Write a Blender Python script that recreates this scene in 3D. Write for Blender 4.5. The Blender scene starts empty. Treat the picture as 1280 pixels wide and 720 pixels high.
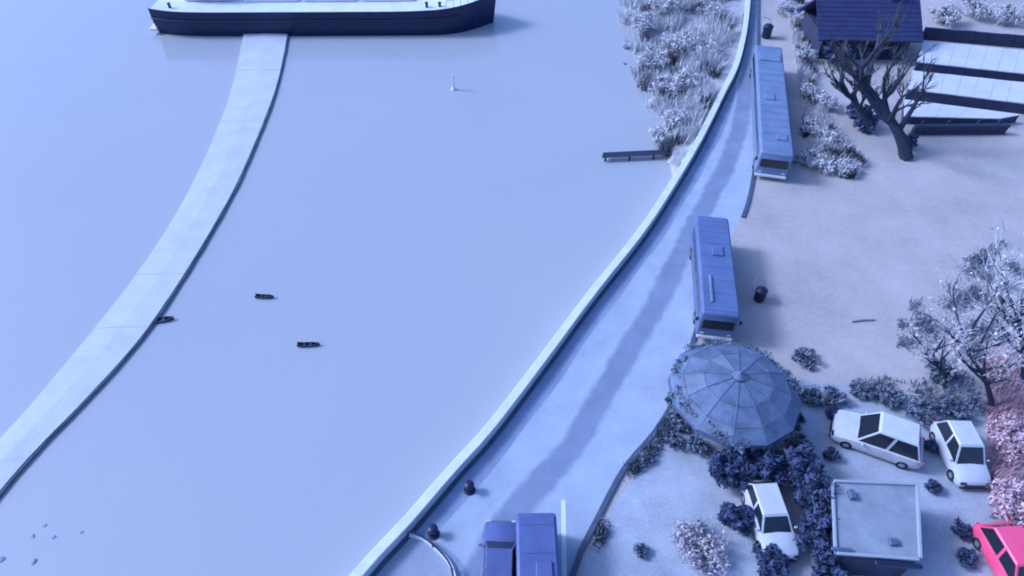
import bpy, bmesh, math, random
import numpy as np
from mathutils import Vector, Matrix
C = bpy.context; S = C.scene; COL = C.collection
R = math.radians

# ------------------------------------------------------------ camera, world, sun, exposure
CAM_H, PITCH, FPX = 31.0, R(45), 830.0
cd = bpy.data.cameras.new('camera'); cam = bpy.data.objects.new('camera', cd); COL.objects.link(cam)
cam.location = (0, 0, CAM_H); cam.rotation_euler = (R(90) - PITCH, 0, 0)
cd.sensor_width = 36; cd.lens = FPX / 1280 * 36; cd.clip_start = .5; cd.clip_end = 6000
S.camera = cam
SUN_EL, SUN_AZ = R(38), R(-80)          # azimuth from +Y (away from the camera), negative = to the left
w = bpy.data.worlds.new('World'); S.world = w; w.use_nodes = True
sk = w.node_tree.nodes.new('ShaderNodeTexSky'); sk.sky_type = 'NISHITA'; sk.sun_disc = False
sk.sun_elevation = SUN_EL; sk.sun_rotation = SUN_AZ; sk.dust_density = 3
bg = w.node_tree.nodes['Background']; bg.inputs[1].default_value = .12
w.node_tree.links.new(sk.outputs[0], bg.inputs[0])
sl = bpy.data.lights.new('sun', 'SUN'); sl.energy = 1.5; sl.angle = R(12); sl.color = (1, .96, .9)
so = bpy.data.objects.new('sun', sl); COL.objects.link(so)
sd = Vector((math.sin(SUN_AZ) * math.cos(SUN_EL), math.cos(SUN_AZ) * math.cos(SUN_EL), math.sin(SUN_EL)))
so.rotation_euler = sd.to_track_quat('Z', 'Y').to_euler(); so.location = (-40, 40, 60)
vs = S.view_settings
vs.view_transform = 'Standard'; vs.look = 'None'; vs.exposure = .58; vs.gamma = 1
vs.use_white_balance = True; vs.white_balance_temperature = 4480; vs.white_balance_tint = 19   # the photograph's cold cast
S.cycles.pixel_filter_type = 'BLACKMAN_HARRIS'; S.cycles.filter_width = 1.9
S.cycles.use_denoising = True

# ------------------------------------------------------------ helpers
def at(u, v, z=0.0):
    dx, dy = (u - 640) / FPX, (360 - v) / FPX
    d = Vector((dx, math.cos(PITCH) + dy * math.sin(PITCH), -math.sin(PITCH) + dy * math.cos(PITCH)))
    t = (z - CAM_H) / d.z
    return Vector((d.x * t, d.y * t, z))

MATS = {}
def mat(name, col, rough=.7, var=.12, scale=3.0, bump=0.0, bscale=20.0, metal=0.0, spec=.5, fine=0.0, tint=None):
    if name in MATS: return MATS[name]
    m = bpy.data.materials.new(name); m.use_nodes = True; nt = m.node_tree; n = nt.nodes; l = nt.links
    b = n['Principled BSDF']; b.inputs['Roughness'].default_value = rough; b.inputs['Metallic'].default_value = metal
    b.inputs['Specular IOR Level'].default_value = spec
    tc = n.new('ShaderNodeTexCoord')
    no = n.new('ShaderNodeTexNoise'); no.inputs['Scale'].default_value = scale; no.inputs['Detail'].default_value = 6
    no.inputs['Roughness'].default_value = .62
    l.new(tc.outputs['Object'], no.inputs['Vector'])
    cr = n.new('ShaderNodeValToRGB'); cr.color_ramp.elements[0].position = .3; cr.color_ramp.elements[1].position = .7
    c0 = [max(0, c * (1 - var)) for c in col]; c1 = [min(1, c * (1 + var)) for c in col]
    if tint: c0 = [a * (1 - .5) + t * .5 for a, t in zip(c0, tint)]
    cr.color_ramp.elements[0].color = (*c0, 1); cr.color_ramp.elements[1].color = (*c1, 1)
    l.new(no.outputs['Fac'], cr.inputs['Fac'])
    out = cr.outputs['Color']
    if fine:
        n2 = n.new('ShaderNodeTexNoise'); n2.inputs['Scale'].default_value = scale * 14; n2.inputs['Detail'].default_value = 4
        l.new(tc.outputs['Object'], n2.inputs['Vector'])
        mr = n.new('ShaderNodeMapRange'); mr.inputs[1].default_value = .3; mr.inputs[2].default_value = .7
        mr.inputs[3].default_value = 1 - fine; mr.inputs[4].default_value = 1 + fine
        l.new(n2.outputs['Fac'], mr.inputs[0])
        mx = n.new('ShaderNodeVectorMath'); mx.operation = 'SCALE'
        l.new(out, mx.inputs[0]); l.new(mr.outputs[0], mx.inputs['Scale']); out = mx.outputs[0]
    l.new(out, b.inputs['Base Color'])
    if bump:
        nb = n.new('ShaderNodeTexNoise'); nb.inputs['Scale'].default_value = bscale; nb.inputs['Detail'].default_value = 5
        l.new(tc.outputs['Object'], nb.inputs['Vector'])
        bp = n.new('ShaderNodeBump'); bp.inputs['Strength'].default_value = bump; bp.inputs['Distance'].default_value = .05
        l.new(nb.outputs['Fac'], bp.inputs['Height']); l.new(bp.outputs[0], b.inputs['Normal'])
    MATS[name] = m
    return m

def obj(name, bm, m, parent=None, smooth=False, kind=None, recalc=True):
    if recalc: bmesh.ops.recalc_face_normals(bm, faces=bm.faces)
    me = bpy.data.meshes.new(name); bm.to_mesh(me); bm.free()
    o = bpy.data.objects.new(name, me); COL.objects.link(o)
    me.materials.append(m)
    if smooth:
        me.polygons.foreach_set('use_smooth', [True] * len(me.polygons))
        try: me.set_sharp_from_angle(angle=R(38))
        except Exception: pass
    if parent: o.parent = parent
    if kind: o['kind'] = kind
    return o

def tag(o, label, cat, group=None):
    o['label'] = label; o['category'] = cat
    if group: o['group'] = group
    return o

def thing(name, label, cat, loc=(0, 0, 0), rz=0, group=None):
    o = bpy.data.objects.new(name, None); COL.objects.link(o)
    o.location = loc; o.rotation_euler = (0, 0, rz); o.empty_display_size = .3
    return tag(o, label, cat, group)

def copy_tree(o, parent=None):
    c = o.copy(); COL.objects.link(c)
    if parent: c.parent = parent
    for ch in [x for x in COL.objects if x.parent == o]: copy_tree(ch, c)
    return c

def BM(): return bmesh.new()

def box(bm, c, s, rz=0, bevel=0, seg=1, tilt=None):
    t = BM(); bmesh.ops.create_cube(t, size=1)
    bmesh.ops.scale(t, vec=s, verts=t.verts)
    if bevel: bmesh.ops.bevel(t, geom=t.edges[:], offset=bevel, segments=seg, affect='EDGES', profile=.6)
    M = Matrix.Translation(c) @ Matrix.Rotation(rz, 4, 'Z')
    if tilt: M = M @ tilt
    bmesh.ops.transform(t, matrix=M, verts=t.verts)
    merge(bm, t); return bm

def merge(bm, t):
    vm = [bm.verts.new(v.co) for v in t.verts]; t.verts.index_update()
    for f in t.faces:
        try: bm.faces.new([vm[v.index] for v in f.verts])
        except ValueError: pass
    t.free()

def bxo(c, s, rz=0, bevel=0, seg=1, tilt=None): return box(BM(), c, s, rz, bevel, seg, tilt)

def loft(bm, rings, cap=True, closed=True):
    V = [[bm.verts.new(p) for p in r] for r in rings]; n = len(rings[0])
    for a, b in zip(V, V[1:]):
        for i in range(n if closed else n - 1):
            j = (i + 1) % n
            try: bm.faces.new((a[i], a[j], b[j], b[i]))
            except ValueError: pass
    if cap and closed:
        bm.faces.new(V[0][::-1]); bm.faces.new(V[-1])
    return bm

def tube(bm, pts, rad, sides=6, cap=True):
    pts = [Vector(p) for p in pts]; rings = []
    for i, p in enumerate(pts):
        d = (pts[min(i + 1, len(pts) - 1)] - pts[max(i - 1, 0)])
        d = d.normalized() if d.length > 1e-6 else Vector((0, 0, 1))
        a = d.cross(Vector((0, 0, 1)) if abs(d.z) < .9 else Vector((1, 0, 0))).normalized(); b = d.cross(a)
        r = rad[i] if isinstance(rad, (list, tuple)) else rad
        rings.append([p + (a * math.cos(2 * math.pi * k / sides) + b * math.sin(2 * math.pi * k / sides)) * r for k in range(sides)])
    return loft(bm, rings, cap)

def lathe(bm, prof, sides=16, c=(0, 0, 0), axis='Z'):
    rings = []
    for r, z in prof:
        rg = []
        for k in range(sides):
            a = 2 * math.pi * k / sides; x, y = r * math.cos(a), r * math.sin(a)
            p = Vector((x, y, z)) if axis == 'Z' else Vector((z, x, y)) if axis == 'X' else Vector((x, z, y))
            rg.append(p + Vector(c))
        rings.append(rg)
    return loft(bm, rings)

def catmull(P, step):
    P = [Vector((p[0], p[1], 0)) for p in P]; out = []
    Q = [P[0] * 2 - P[1]] + P + [P[-1] * 2 - P[-2]]
    for i in range(1, len(Q) - 2):
        p0, p1, p2, p3 = Q[i - 1:i + 3]; n = max(2, int((p2 - p1).length / step))
        for k in range(n):
            t = k / n
            out.append(.5 * ((2 * p1) + (p2 - p0) * t + (2 * p0 - 5 * p1 + 4 * p2 - p3) * t * t + (3 * p1 - p0 - 3 * p2 + p3) * t ** 3))
    out.append(P[-1]); return out

def normals(P):
    N = []
    for i in range(len(P)):
        d = P[min(i + 1, len(P) - 1)] - P[max(i - 1, 0)]; d.z = 0; d.normalize(); N.append(Vector((d.y, -d.x, 0)))   # to the right of travel
    return N

def sweep(bm, path, prof, cap=True, a=0, b=None):
    N = normals(path); rings = []
    for p, n in list(zip(path, N))[a:b]:
        rings.append([p + n * o + Vector((0, 0, z)) for o, z in prof])
    return loft(bm, rings, cap)

def sheet(name, pts, z, m, kind='structure'):
    bm = BM(); bm.faces.new([bm.verts.new((p[0], p[1], z)) for p in pts])
    bmesh.ops.triangulate(bm, faces=bm.faces)
    o = obj(name, bm, m)
    if kind: o['kind'] = kind
    return o

def ribbon(name, L, Rr, z, m):
    bm = BM(); V = [(bm.verts.new((a.x, a.y, z)), bm.verts.new((b.x, b.y, z))) for a, b in zip(L, Rr)]
    for (a, b), (c, d) in zip(V, V[1:]): bm.faces.new((a, b, d, c))
    o = obj(name, bm, m); o['kind'] = 'structure'; return o

def np_mesh(name, verts, faces_n, m, parent=None, kind=None):
    """verts (N*k,3) where every k consecutive vertices are one face"""
    k = faces_n; nf = len(verts) // k
    me = bpy.data.meshes.new(name); me.vertices.add(len(verts)); me.vertices.foreach_set('co', np.asarray(verts, np.float32).ravel())
    me.loops.add(nf * k); me.loops.foreach_set('vertex_index', np.arange(nf * k, dtype=np.int32))
    me.polygons.add(nf); me.polygons.foreach_set('loop_start', np.arange(0, nf * k, k, dtype=np.int32))
    me.polygons.foreach_set('loop_total', np.full(nf, k, np.int32)); me.update(calc_edges=True)
    me.materials.append(m)
    o = bpy.data.objects.new(name, me); COL.objects.link(o)
    if parent: o.parent = parent
    if kind: o['kind'] = kind
    return o

def leaves(rng, centres, rad, n, size):
    """small leaf quads scattered through a set of clumps"""
    ci = rng.integers(0, len(centres), n); c = np.asarray(centres)[ci]; r = np.asarray(rad)[ci]
    d = rng.normal(size=(n, 3)); d /= np.linalg.norm(d, axis=1)[:, None]
    p = c + d * (r * rng.random(n)[:, None] ** .45 if np.ndim(r) == 2 else (r * rng.random(n) ** .45)[:, None])
    a = rng.normal(size=(n, 3)); a /= np.linalg.norm(a, axis=1)[:, None]
    b = np.cross(a, d); b /= np.linalg.norm(b, axis=1)[:, None] + 1e-9
    s = (size * (.4 + 1.3 * rng.random(n) ** 1.6))[:, None]
    q = np.stack([p - a * s, p - b * s * .45, p + a * s, p + b * s * .45], 1)
    q[:, :, 2] = np.maximum(q[:, :, 2], .02)
    return q.reshape(-1, 3)

# ------------------------------------------------------------ materials
M_water = None
def water_mat():
    m = bpy.data.materials.new('water'); m.use_nodes = True; n = m.node_tree.nodes; l = m.node_tree.links
    b = n['Principled BSDF']; b.inputs['Roughness'].default_value = .12; b.inputs['Specular IOR Level'].default_value = .6; b.inputs['IOR'].default_value = 1.33
    tc = n.new('ShaderNodeTexCoord')
    n1 = n.new('ShaderNodeTexNoise'); n1.inputs['Scale'].default_value = .05; n1.inputs['Detail'].default_value = 5
    l.new(tc.outputs['Object'], n1.inputs['Vector'])
    cr = n.new('ShaderNodeValToRGB'); e = cr.color_ramp.elements
    e[0].position, e[1].position = .3, .7; e[0].color = (.37, .385, .415, 1); e[1].color = (.40, .405, .42, 1)
    l.new(n1.outputs['Fac'], cr.inputs['Fac']); l.new(cr.outputs[0], b.inputs['Base Color'])
    mp = n.new('ShaderNodeMapping'); mp.inputs['Scale'].default_value = (1, 1.8, 1); l.new(tc.outputs['Object'], mp.inputs['Vector'])
    n2 = n.new('ShaderNodeTexNoise'); n2.inputs['Scale'].default_value = .9; n2.inputs['Detail'].default_value = 6
    l.new(mp.outputs[0], n2.inputs['Vector'])
    bp = n.new('ShaderNodeBump'); bp.inputs['Strength'].default_value = .3; bp.inputs['Distance'].default_value = .06
    l.new(n2.outputs['Fac'], bp.inputs['Height']); l.new(bp.outputs[0], b.inputs['Normal'])
    return m
m_water = water_mat()
m_yard = mat('yard_gravel', (.41, .375, .36), .9, .14, .22, .3, 9, fine=.06)
m_prom = mat('promenade_paving', (.38, .425, .50), .8, .12, .5, .15, 12, fine=.05)
m_lane = mat('asphalt_strip', (.25, .27, .335), .85, .13, .6, .2, 18, fine=.07)
def worn_mat():
    # the paving is worn and damp along the middle of the track, its edge breaking up into the paler paving
    m = mat('worn_track', (.215, .25, .345), .8, .12, .6, .2, 12, fine=.06); n = m.node_tree.nodes; l = m.node_tree.links
    b = n['Principled BSDF']; src = b.inputs['Base Color'].links[0].from_socket
    uv = n.new('ShaderNodeUVMap'); uv.uv_map = 'across'; sx = n.new('ShaderNodeSeparateXYZ'); l.new(uv.outputs[0], sx.inputs[0])
    a = n.new('ShaderNodeMath'); a.operation = 'PINGPONG'; a.inputs[1].default_value = .5; l.new(sx.outputs[0], a.inputs[0])
    tc = n.new('ShaderNodeTexCoord'); no = n.new('ShaderNodeTexNoise'); no.inputs['Scale'].default_value = 1.1; no.inputs['Detail'].default_value = 5; l.new(tc.outputs['Object'], no.inputs['Vector'])
    k = n.new('ShaderNodeMath'); k.operation = 'MULTIPLY_ADD'; k.inputs[1].default_value = .30; l.new(no.outputs[0], k.inputs[0]); l.new(a.outputs[0], k.inputs[2])
    mr = n.new('ShaderNodeMapRange'); mr.interpolation_type = 'SMOOTHSTEP'; mr.inputs[1].default_value = .15; mr.inputs[2].default_value = .40; l.new(k.outputs[0], mr.inputs[0])
    mx = n.new('ShaderNodeMix'); mx.data_type = 'RGBA'; mx.inputs[6].default_value = (.38, .425, .50, 1); l.new(mr.outputs[0], mx.inputs[0]); l.new(src, mx.inputs[7]); l.new(mx.outputs[2], b.inputs['Base Color'])
    return m
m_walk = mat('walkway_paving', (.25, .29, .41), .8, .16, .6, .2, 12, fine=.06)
m_worn = worn_mat()
m_ramp = mat('ramp_concrete', (.30, .32, .40), .8, .12, .8, .2, 12, fine=.06)
m_stone = mat('pale_coping_stone', (.66, .68, .68), .75, .10, 1.2, .25, 10, fine=.06)
m_jetty = mat('jetty_concrete', (.52, .53, .55), .75, .09, .6, .2, 8, fine=.05)
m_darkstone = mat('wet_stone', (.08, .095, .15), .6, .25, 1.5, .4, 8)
m_shadeedge = mat('shaded_concrete_edge', (.16, .17, .20), .6, .3, 1.2, .3, 8)  # jetty's right edge: side shade and shadow line put into the colour
m_bank = mat('bank_soil', (.36, .36, .38), .95, .25, .9, .6, 5, fine=.15)
m_hull = mat('navy_hull_paint', (.006, .010, .055), .35, .2, .8)
m_hull2 = mat('hull_band', (.02, .025, .07), .4, .2, .8)
m_deck = mat('white_deck_paint', (.70, .72, .72), .5, .08, .7, fine=.04)
m_wood = mat('dark_wet_wood', (.025, .03, .065), .6, .3, 3, .3, 12)
m_black = mat('black_iron', (.012, .016, .05), .45, .2, 4)
m_rubber = mat('rubber', (.02, .02, .022), .8, .2, 6)
m_glass = mat('dark_glass', (.02, .025, .035), .08, .1, 2)
m_bus1 = mat('blue_bus_paint', (.115, .15, .29), .5, .16, .8, fine=.04)
m_bus2 = mat('dusty_blue_roof_paint', (.165, .21, .33), .55, .16, .8, fine=.05)
m_bus3 = mat('violet_blue_van_paint', (.10, .12, .27), .45, .18, .8, fine=.04)
m_white = mat('white_car_paint', (.54, .55, .58), .35, .12, 1.2)
m_red = mat('red_car_paint', (.80, .10, .22), .3, .08, 1.2)
m_metal = mat('grey_metal', (.35, .36, .38), .4, .1, 3, metal=.6)
m_lamp = mat('headlamp_lens', (.55, .57, .6), .1, .05, 3)
m_dome = mat('blue_sheet_roof', (.12, .152, .235), .7, .38, 1.1, .3, 6, fine=.18)
m_dome2 = mat('faded_sheet_roof', (.155, .185, .26), .75, .35, 1.1, .3, 6, fine=.18)
m_rib = mat('roof_rib', (.085, .115, .20), .5, .15, 2)
m_flat = mat('roof_felt_pale', (.25, .275, .32), .85, .2, .9, .2, 10, fine=.06)
m_edge = mat('roof_edge_metal', (.33, .36, .41), .5, .08, 1)
m_trim = mat('white_trim', (.68, .70, .72), .6, .07, 1)
m_wall = mat('grey_render', (.03, .035, .075), .85, .15, 1, .2, 10)
m_slate = mat('navy_slate', (.03, .034, .10), .6, .25, 1.2, .3, 8, fine=.12)
m_shedroof = mat('white_sheet_roof', (.58, .58, .63), .5, .10, .6, .1, 5, fine=.05)
m_shedwall = mat('dark_boards', (.035, .042, .09), .8, .3, 2, .3, 8)
m_bark = mat('dark_bark', (.025, .03, .06), .9, .3, 4, .5, 14)
m_twig = mat('twig_bark', (.06, .06, .08), .9, .3, 4)
m_frost = mat('pale_dry_leaves', (.60, .60, .62), .9, .2, 1.5)
m_pale_pink = mat('faded_dry_leaves', (.54, .48, .52), .9, .2, 1.5)
m_pink = mat('pinkish_dry_leaves', (.62, .44, .49), .9, .2, 1.5)
m_ever = mat('dark_evergreen_leaves', (.05, .065, .14), .8, .5, 1.6)
m_mid = mat('blue_grey_leaves', (.16, .19, .25), .85, .35, 1.6)
m_dullstone = mat('awash_stone', (.22, .25, .33), .7, .15, 1.5)

WZ = -.7        # water level
# ------------------------------------------------------------ setting: water, land, promenade, road strip, bank
bm = BM(); bmesh.ops.create_grid(bm, x_segments=1, y_segments=1, size=2500)
bmesh.ops.translate(bm, vec=(0, 0, WZ), verts=bm.verts)
o = obj('water', bm, m_water); o['kind'] = 'structure'

inner_px = [(380, 830), (455, 728), (515, 662), (552, 619), (577, 590), (617, 545), (677, 466), (741, 379), (805, 297), (845, 235), (877, 180),
            (905, 123), (921, 90), (931, 50), (936, 10), (940, -40), (943, -90), (945, -140)]
inner = catmull([at(*p) for p in inner_px], .8)
N = normals(inner)
right_px = [(640, 860), (700, 750), (722, 690), (741, 652), (777, 585), (815, 540), (842, 495), (856, 455), (868, 410), (890, 350), (915, 295), (932, 255),
            (942, 200), (946, 130), (946, 60), (947, 0), (949, -60), (950, -110), (951, -150)]
right = catmull([at(*p) for p in right_px], .8)
def resample(P, n):
    L = [0]
    for a, b in zip(P, P[1:]): L.append(L[-1] + (b - a).length)
    out = []
    for k in range(n):
        t = L[-1] * k / (n - 1); i = max(0, min(len(P) - 2, next((j for j in range(len(L) - 1) if L[j + 1] >= t), len(P) - 2)))
        out.append(P[i].lerp(P[i + 1], (t - L[i]) / max(1e-6, L[i + 1] - L[i])))
    return out
NL = 90
Li, Ri = resample(inner, NL), resample(right, NL)
# land: one sheet from the quay line out to the right and to the horizon, skirted down to below the water
far = [Vector((inner[-1].x + 6, 2400, 0)), Vector((2400, 2400, 0)), Vector((2400, -300, 0)), Vector((inner[0].x - 30, -300, 0))]
sheet('ground', [p - n * .2 for p, n in zip(inner, N)][::3] + far, 0, m_yard)
ribbon('promenade', [a.lerp(b, -.0) for a, b in zip(Li, Ri)], Ri, .004, m_prom)
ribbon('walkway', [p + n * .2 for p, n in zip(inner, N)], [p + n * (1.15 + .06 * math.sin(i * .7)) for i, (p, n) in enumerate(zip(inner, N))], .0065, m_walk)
# darker strip along the promenade
stripe_px = [(560, 790), (625, 665), (650, 632), (690, 586), (724, 546), (764, 474), (808, 402), (838, 345), (862, 294), (887, 248), (909, 204), (924, 160), (934, 100), (940, 40), (943, -40)]
sp = catmull([at(*p) for p in stripe_px], .8); sn = normals(sp)
random.seed(4)
road = ribbon('road', [p - n * (.9 + .04 * math.sin(i * .9) + .05 * random.random()) for i, (p, n) in enumerate(zip(sp, sn))],
       [p + n * (.9 + .04 * math.sin(i * .7 + 1) + .05 * random.random()) for i, (p, n) in enumerate(zip(sp, sn))], .008, m_worn)
uvl = road.data.uv_layers.new(name='across'); half = {v.index: v.index % 2 for v in road.data.vertices}
for lp in road.data.loops: uvl.data[lp.index].uv = (half[lp.vertex_index], 0)
m_pad = mat('car_park_paving', (.37, .39, .44), .85, .2, .45, .25, 10, fine=.10)
sheet('car_park', [at(*p) for p in [(1000, 474), (1100, 486), (1236, 512), (1262, 640), (1290, 790), (700, 790), (722, 735), (740, 680), (768, 630), (800, 584), (845, 535), (930, 470)]], .0055, m_pad)
# kerb along the right side of the promenade
kerb_t = thing('kerb', 'low dark kerb curving along the yard side of the promenade', 'kerb')
rp = [p for p in right]
k0 = 0; seg = 0
while k0 < len(rp) - 3:
    k1 = min(len(rp), k0 + 4)
    if (rp[k0] - at(895, 340)).length > 6.5:
        bm = BM(); sweep(bm, rp, [(0, -.05), (0, .115 + .01 * (seg % 2)), (.26, .115 + .01 * (seg % 2)), (.28, -.05)], a=k0, b=k1)
        obj('kerb_stone', bm, m_darkstone if True else m_stone, kerb_t)
    k0 = k1 - 1; seg += 1
# river bank outside the wall at the far end
bank_px = [(740, -150), (752, -60), (768, 10), (778, 60), (796, 110), (812, 150), (826, 195), (836, 226)]
bank_out = resample([at(u, v, WZ) for u, v in bank_px][::-1], 30)
i0 = min(range(len(inner)), key=lambda i: (inner[i] - at(858, 214)).length)
bank_in = resample([p - n * .45 for p, n in zip(inner, N)][i0:], 30)
bm = BM(); rows = []
random.seed(9)
for a, b in zip(bank_out, bank_in):
    row = []
    for k in range(6):
        t = k / 5; p = a.lerp(b, t); z = (WZ - .25) + (1.0) * (t ** .8)
        row.append(bm.verts.new((p.x + random.uniform(-.3, .3) * (0 < k < 5), p.y + random.uniform(-.3, .3), z + random.uniform(-.12, .12) * (0 < k < 5))))
    rows.append(row)
for a, b in zip(rows, rows[1:]):
    for k in range(5): bm.faces.new((a[k], a[k + 1], b[k + 1], b[k]))
o = obj('riverbank', bm, m_bank, smooth=True); o['kind'] = 'structure'

m_paint = mat('white_road_paint', (.68, .70, .72), .7, .12, 1.0, fine=.08)
def line(a, b, wd, z=.012):
    p, q = at(*a), at(*b); d = (q - p).normalized(); n = Vector((d.y, -d.x, 0)) * wd / 2
    sheet('road_marking', [p - n, p + n, q + n, q - n], z, m_paint)
line((706, 760), (704, 625), .22)
# ------------------------------------------------------------ quay wall with parapet
qw = thing('quay_wall', 'long pale stone quay wall curving between the water and the promenade', 'wall', (0, 0, 0))
PW, PH = .46, .72
def shift(path, d): return [p + n * d for p, n in zip(path, normals(path))]
bm = BM(); sweep(bm, inner, [(-PW + .03, -2.2), (-PW + .03, .56), (-.03, .56), (-.03, -.3)]); obj('wall_face', bm, m_stone, qw)
k0 = 0; random.seed(2)
while k0 < len(inner) - 2:
    k1 = min(len(inner), k0 + 3); dz = random.uniform(-.012, .012)
    bm = BM(); sweep(bm, inner, [(-PW - .03, .562), (-PW - .03, PH + dz - .03), (-PW, PH + dz), (0, PH + dz), (.02, PH + dz - .03), (.02, .562)], a=k0, b=k1)
    obj('coping_stone', bm, m_stone, qw); k0 = k1 - 1
bm = BM(); sweep(bm, inner, [(.0, -.02), (.0, .014), (.24, .014), (.26, -.02)]); obj('parapet_shade_strip', bm, m_darkstone, qw)  # dark strip added to thicken the parapet's shadow line along its inner foot
# ------------------------------------------------------------ ramp with low curb at the bottom
rc = catmull([at(*p) for p in [(512, 670), (530, 676), (548, 690), (562, 706), (568, 722), (572, 760), (575, 800)]], .3)
ramp_pts = [at(440, 760), at(400, 815)][::-1] + [at(462, 728), at(514, 669)] + rc[1:]
sheet('ramp', [p for p in ramp_pts], .010, m_ramp)
rw = thing('ramp_curb', 'thin curved railing curb bending around the ramp by the quay wall', 'railing')
bm = BM(); sweep(bm, rc, [(-.08, 0), (-.08, .22), (.06, .22), (.06, 0)]); obj('curb', bm, m_trim, rw)
bm = BM(); tube(bm, [p + Vector((.0, .0, .55)) for p in shift(rc, .05)], .045, 6); obj('rail', bm, m_black, rw)
for i in range(0, len(rc), 4):
    p = shift(rc, .05)[i]; bm = BM(); tube(bm, [p + Vector((0, 0, .2)), p + Vector((0, 0, .55))], .035, 6); obj('post', bm, m_black, rw)

# ------------------------------------------------------------ bollards
def bollard(u, v, label):
    t = thing('bollard', label, 'bollard', at(u, v), 0, 'mooring bollards on the promenade')
    obj('base_plate', lathe(BM(), [(.30, .005), (.30, .04), (.27, .05)], 16), m_black, t, True)
    obj('post', lathe(BM(), [(.19, .05), (.16, .12), (.15, .42), (.17, .5)], 16), m_black, t, True)
    obj('cap', lathe(BM(), [(.17, .5), (.25, .54), (.26, .60), (.20, .67), (.08, .70)], 16), m_black, t, True)
bollard(587, 613, 'black mooring bollard on the promenade, farther one from the ramp railing')
bollard(542, 668, 'black mooring bollard on the promenade, standing right beside the ramp railing')

# ------------------------------------------------------------ curved jetty
jl_px = [(-330, 915), (-140, 690), (0, 548), (60, 480), (150, 370), (205, 292), (240, 230), (268, 170), (290, 110), (302, 55), (312, 5)]
jr_px = [(-210, 905), (-90, 730), (0, 612), (50, 556), (105, 500), (175, 422), (225, 350), (268, 280), (300, 220), (330, 150), (346, 105), (357, 55), (364, 5)]
JZ = WZ + .24
jL, jR = resample(catmull([at(u, v, JZ) for u, v in jl_px], 1), 60), resample(catmull([at(u, v, JZ) for u, v in jr_px], 1), 60)
jt = thing('jetty', 'long pale curved jetty sweeping over the water to the dark ship', 'jetty')
random.seed(5)
jj = [random.uniform(-.03, .03) for _ in range(60)]
JN = 120
kL, kR = resample(jL, JN), resample(jR, JN)
for k in range(0, JN - 4, 4):          # the deck is laid in slabs with narrow joints
    rings = []; dz = random.uniform(-.012, .012)
    for e in range(5):
        f = k + e - (.012 if e == 4 else 0); i_ = min(JN - 2, int(f)); t_ = f - i_
        a, b = kL[i_].lerp(kL[i_ + 1], t_), kR[i_].lerp(kR[i_ + 1], t_); m_ = a.lerp(b, .5)
        rings.append([Vector((a.x, a.y, JZ - .22)), Vector((a.x, a.y, JZ + dz)), Vector((m_.x, m_.y, JZ + .05 + dz)), Vector((b.x, b.y, JZ + dz)), Vector((b.x, b.y, JZ - .22))])
    obj('deck_slab', loft(BM(), rings), m_jetty, jt)
bm = BM(); rings = []
for a, b in zip(jL, jR):
    rings.append([Vector((*p.xy, z_)) for p, z_ in ((a.lerp(b, .04), -2.5), (a.lerp(b, .04), JZ - .224), (b.lerp(a, .04), JZ - .224), (b.lerp(a, .04), -2.5))])
loft(bm, rings); obj('foundation', bm, m_darkstone, jt)
bm = BM(); rr = []
for a, b, q in zip(jL, jR, jj):
    d = (b - a).normalized(); p = b + d * (q + .004)
    rr.append([Vector((p.x, p.y, -2.4)), Vector((p.x, p.y, JZ - .06)), Vector((p.x, p.y, JZ - .06)) + d * .10, Vector((p.x, p.y, -2.4)) + d * .12])
loft(bm, rr); obj('edge_beam', bm, m_shadeedge, jt)

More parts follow.
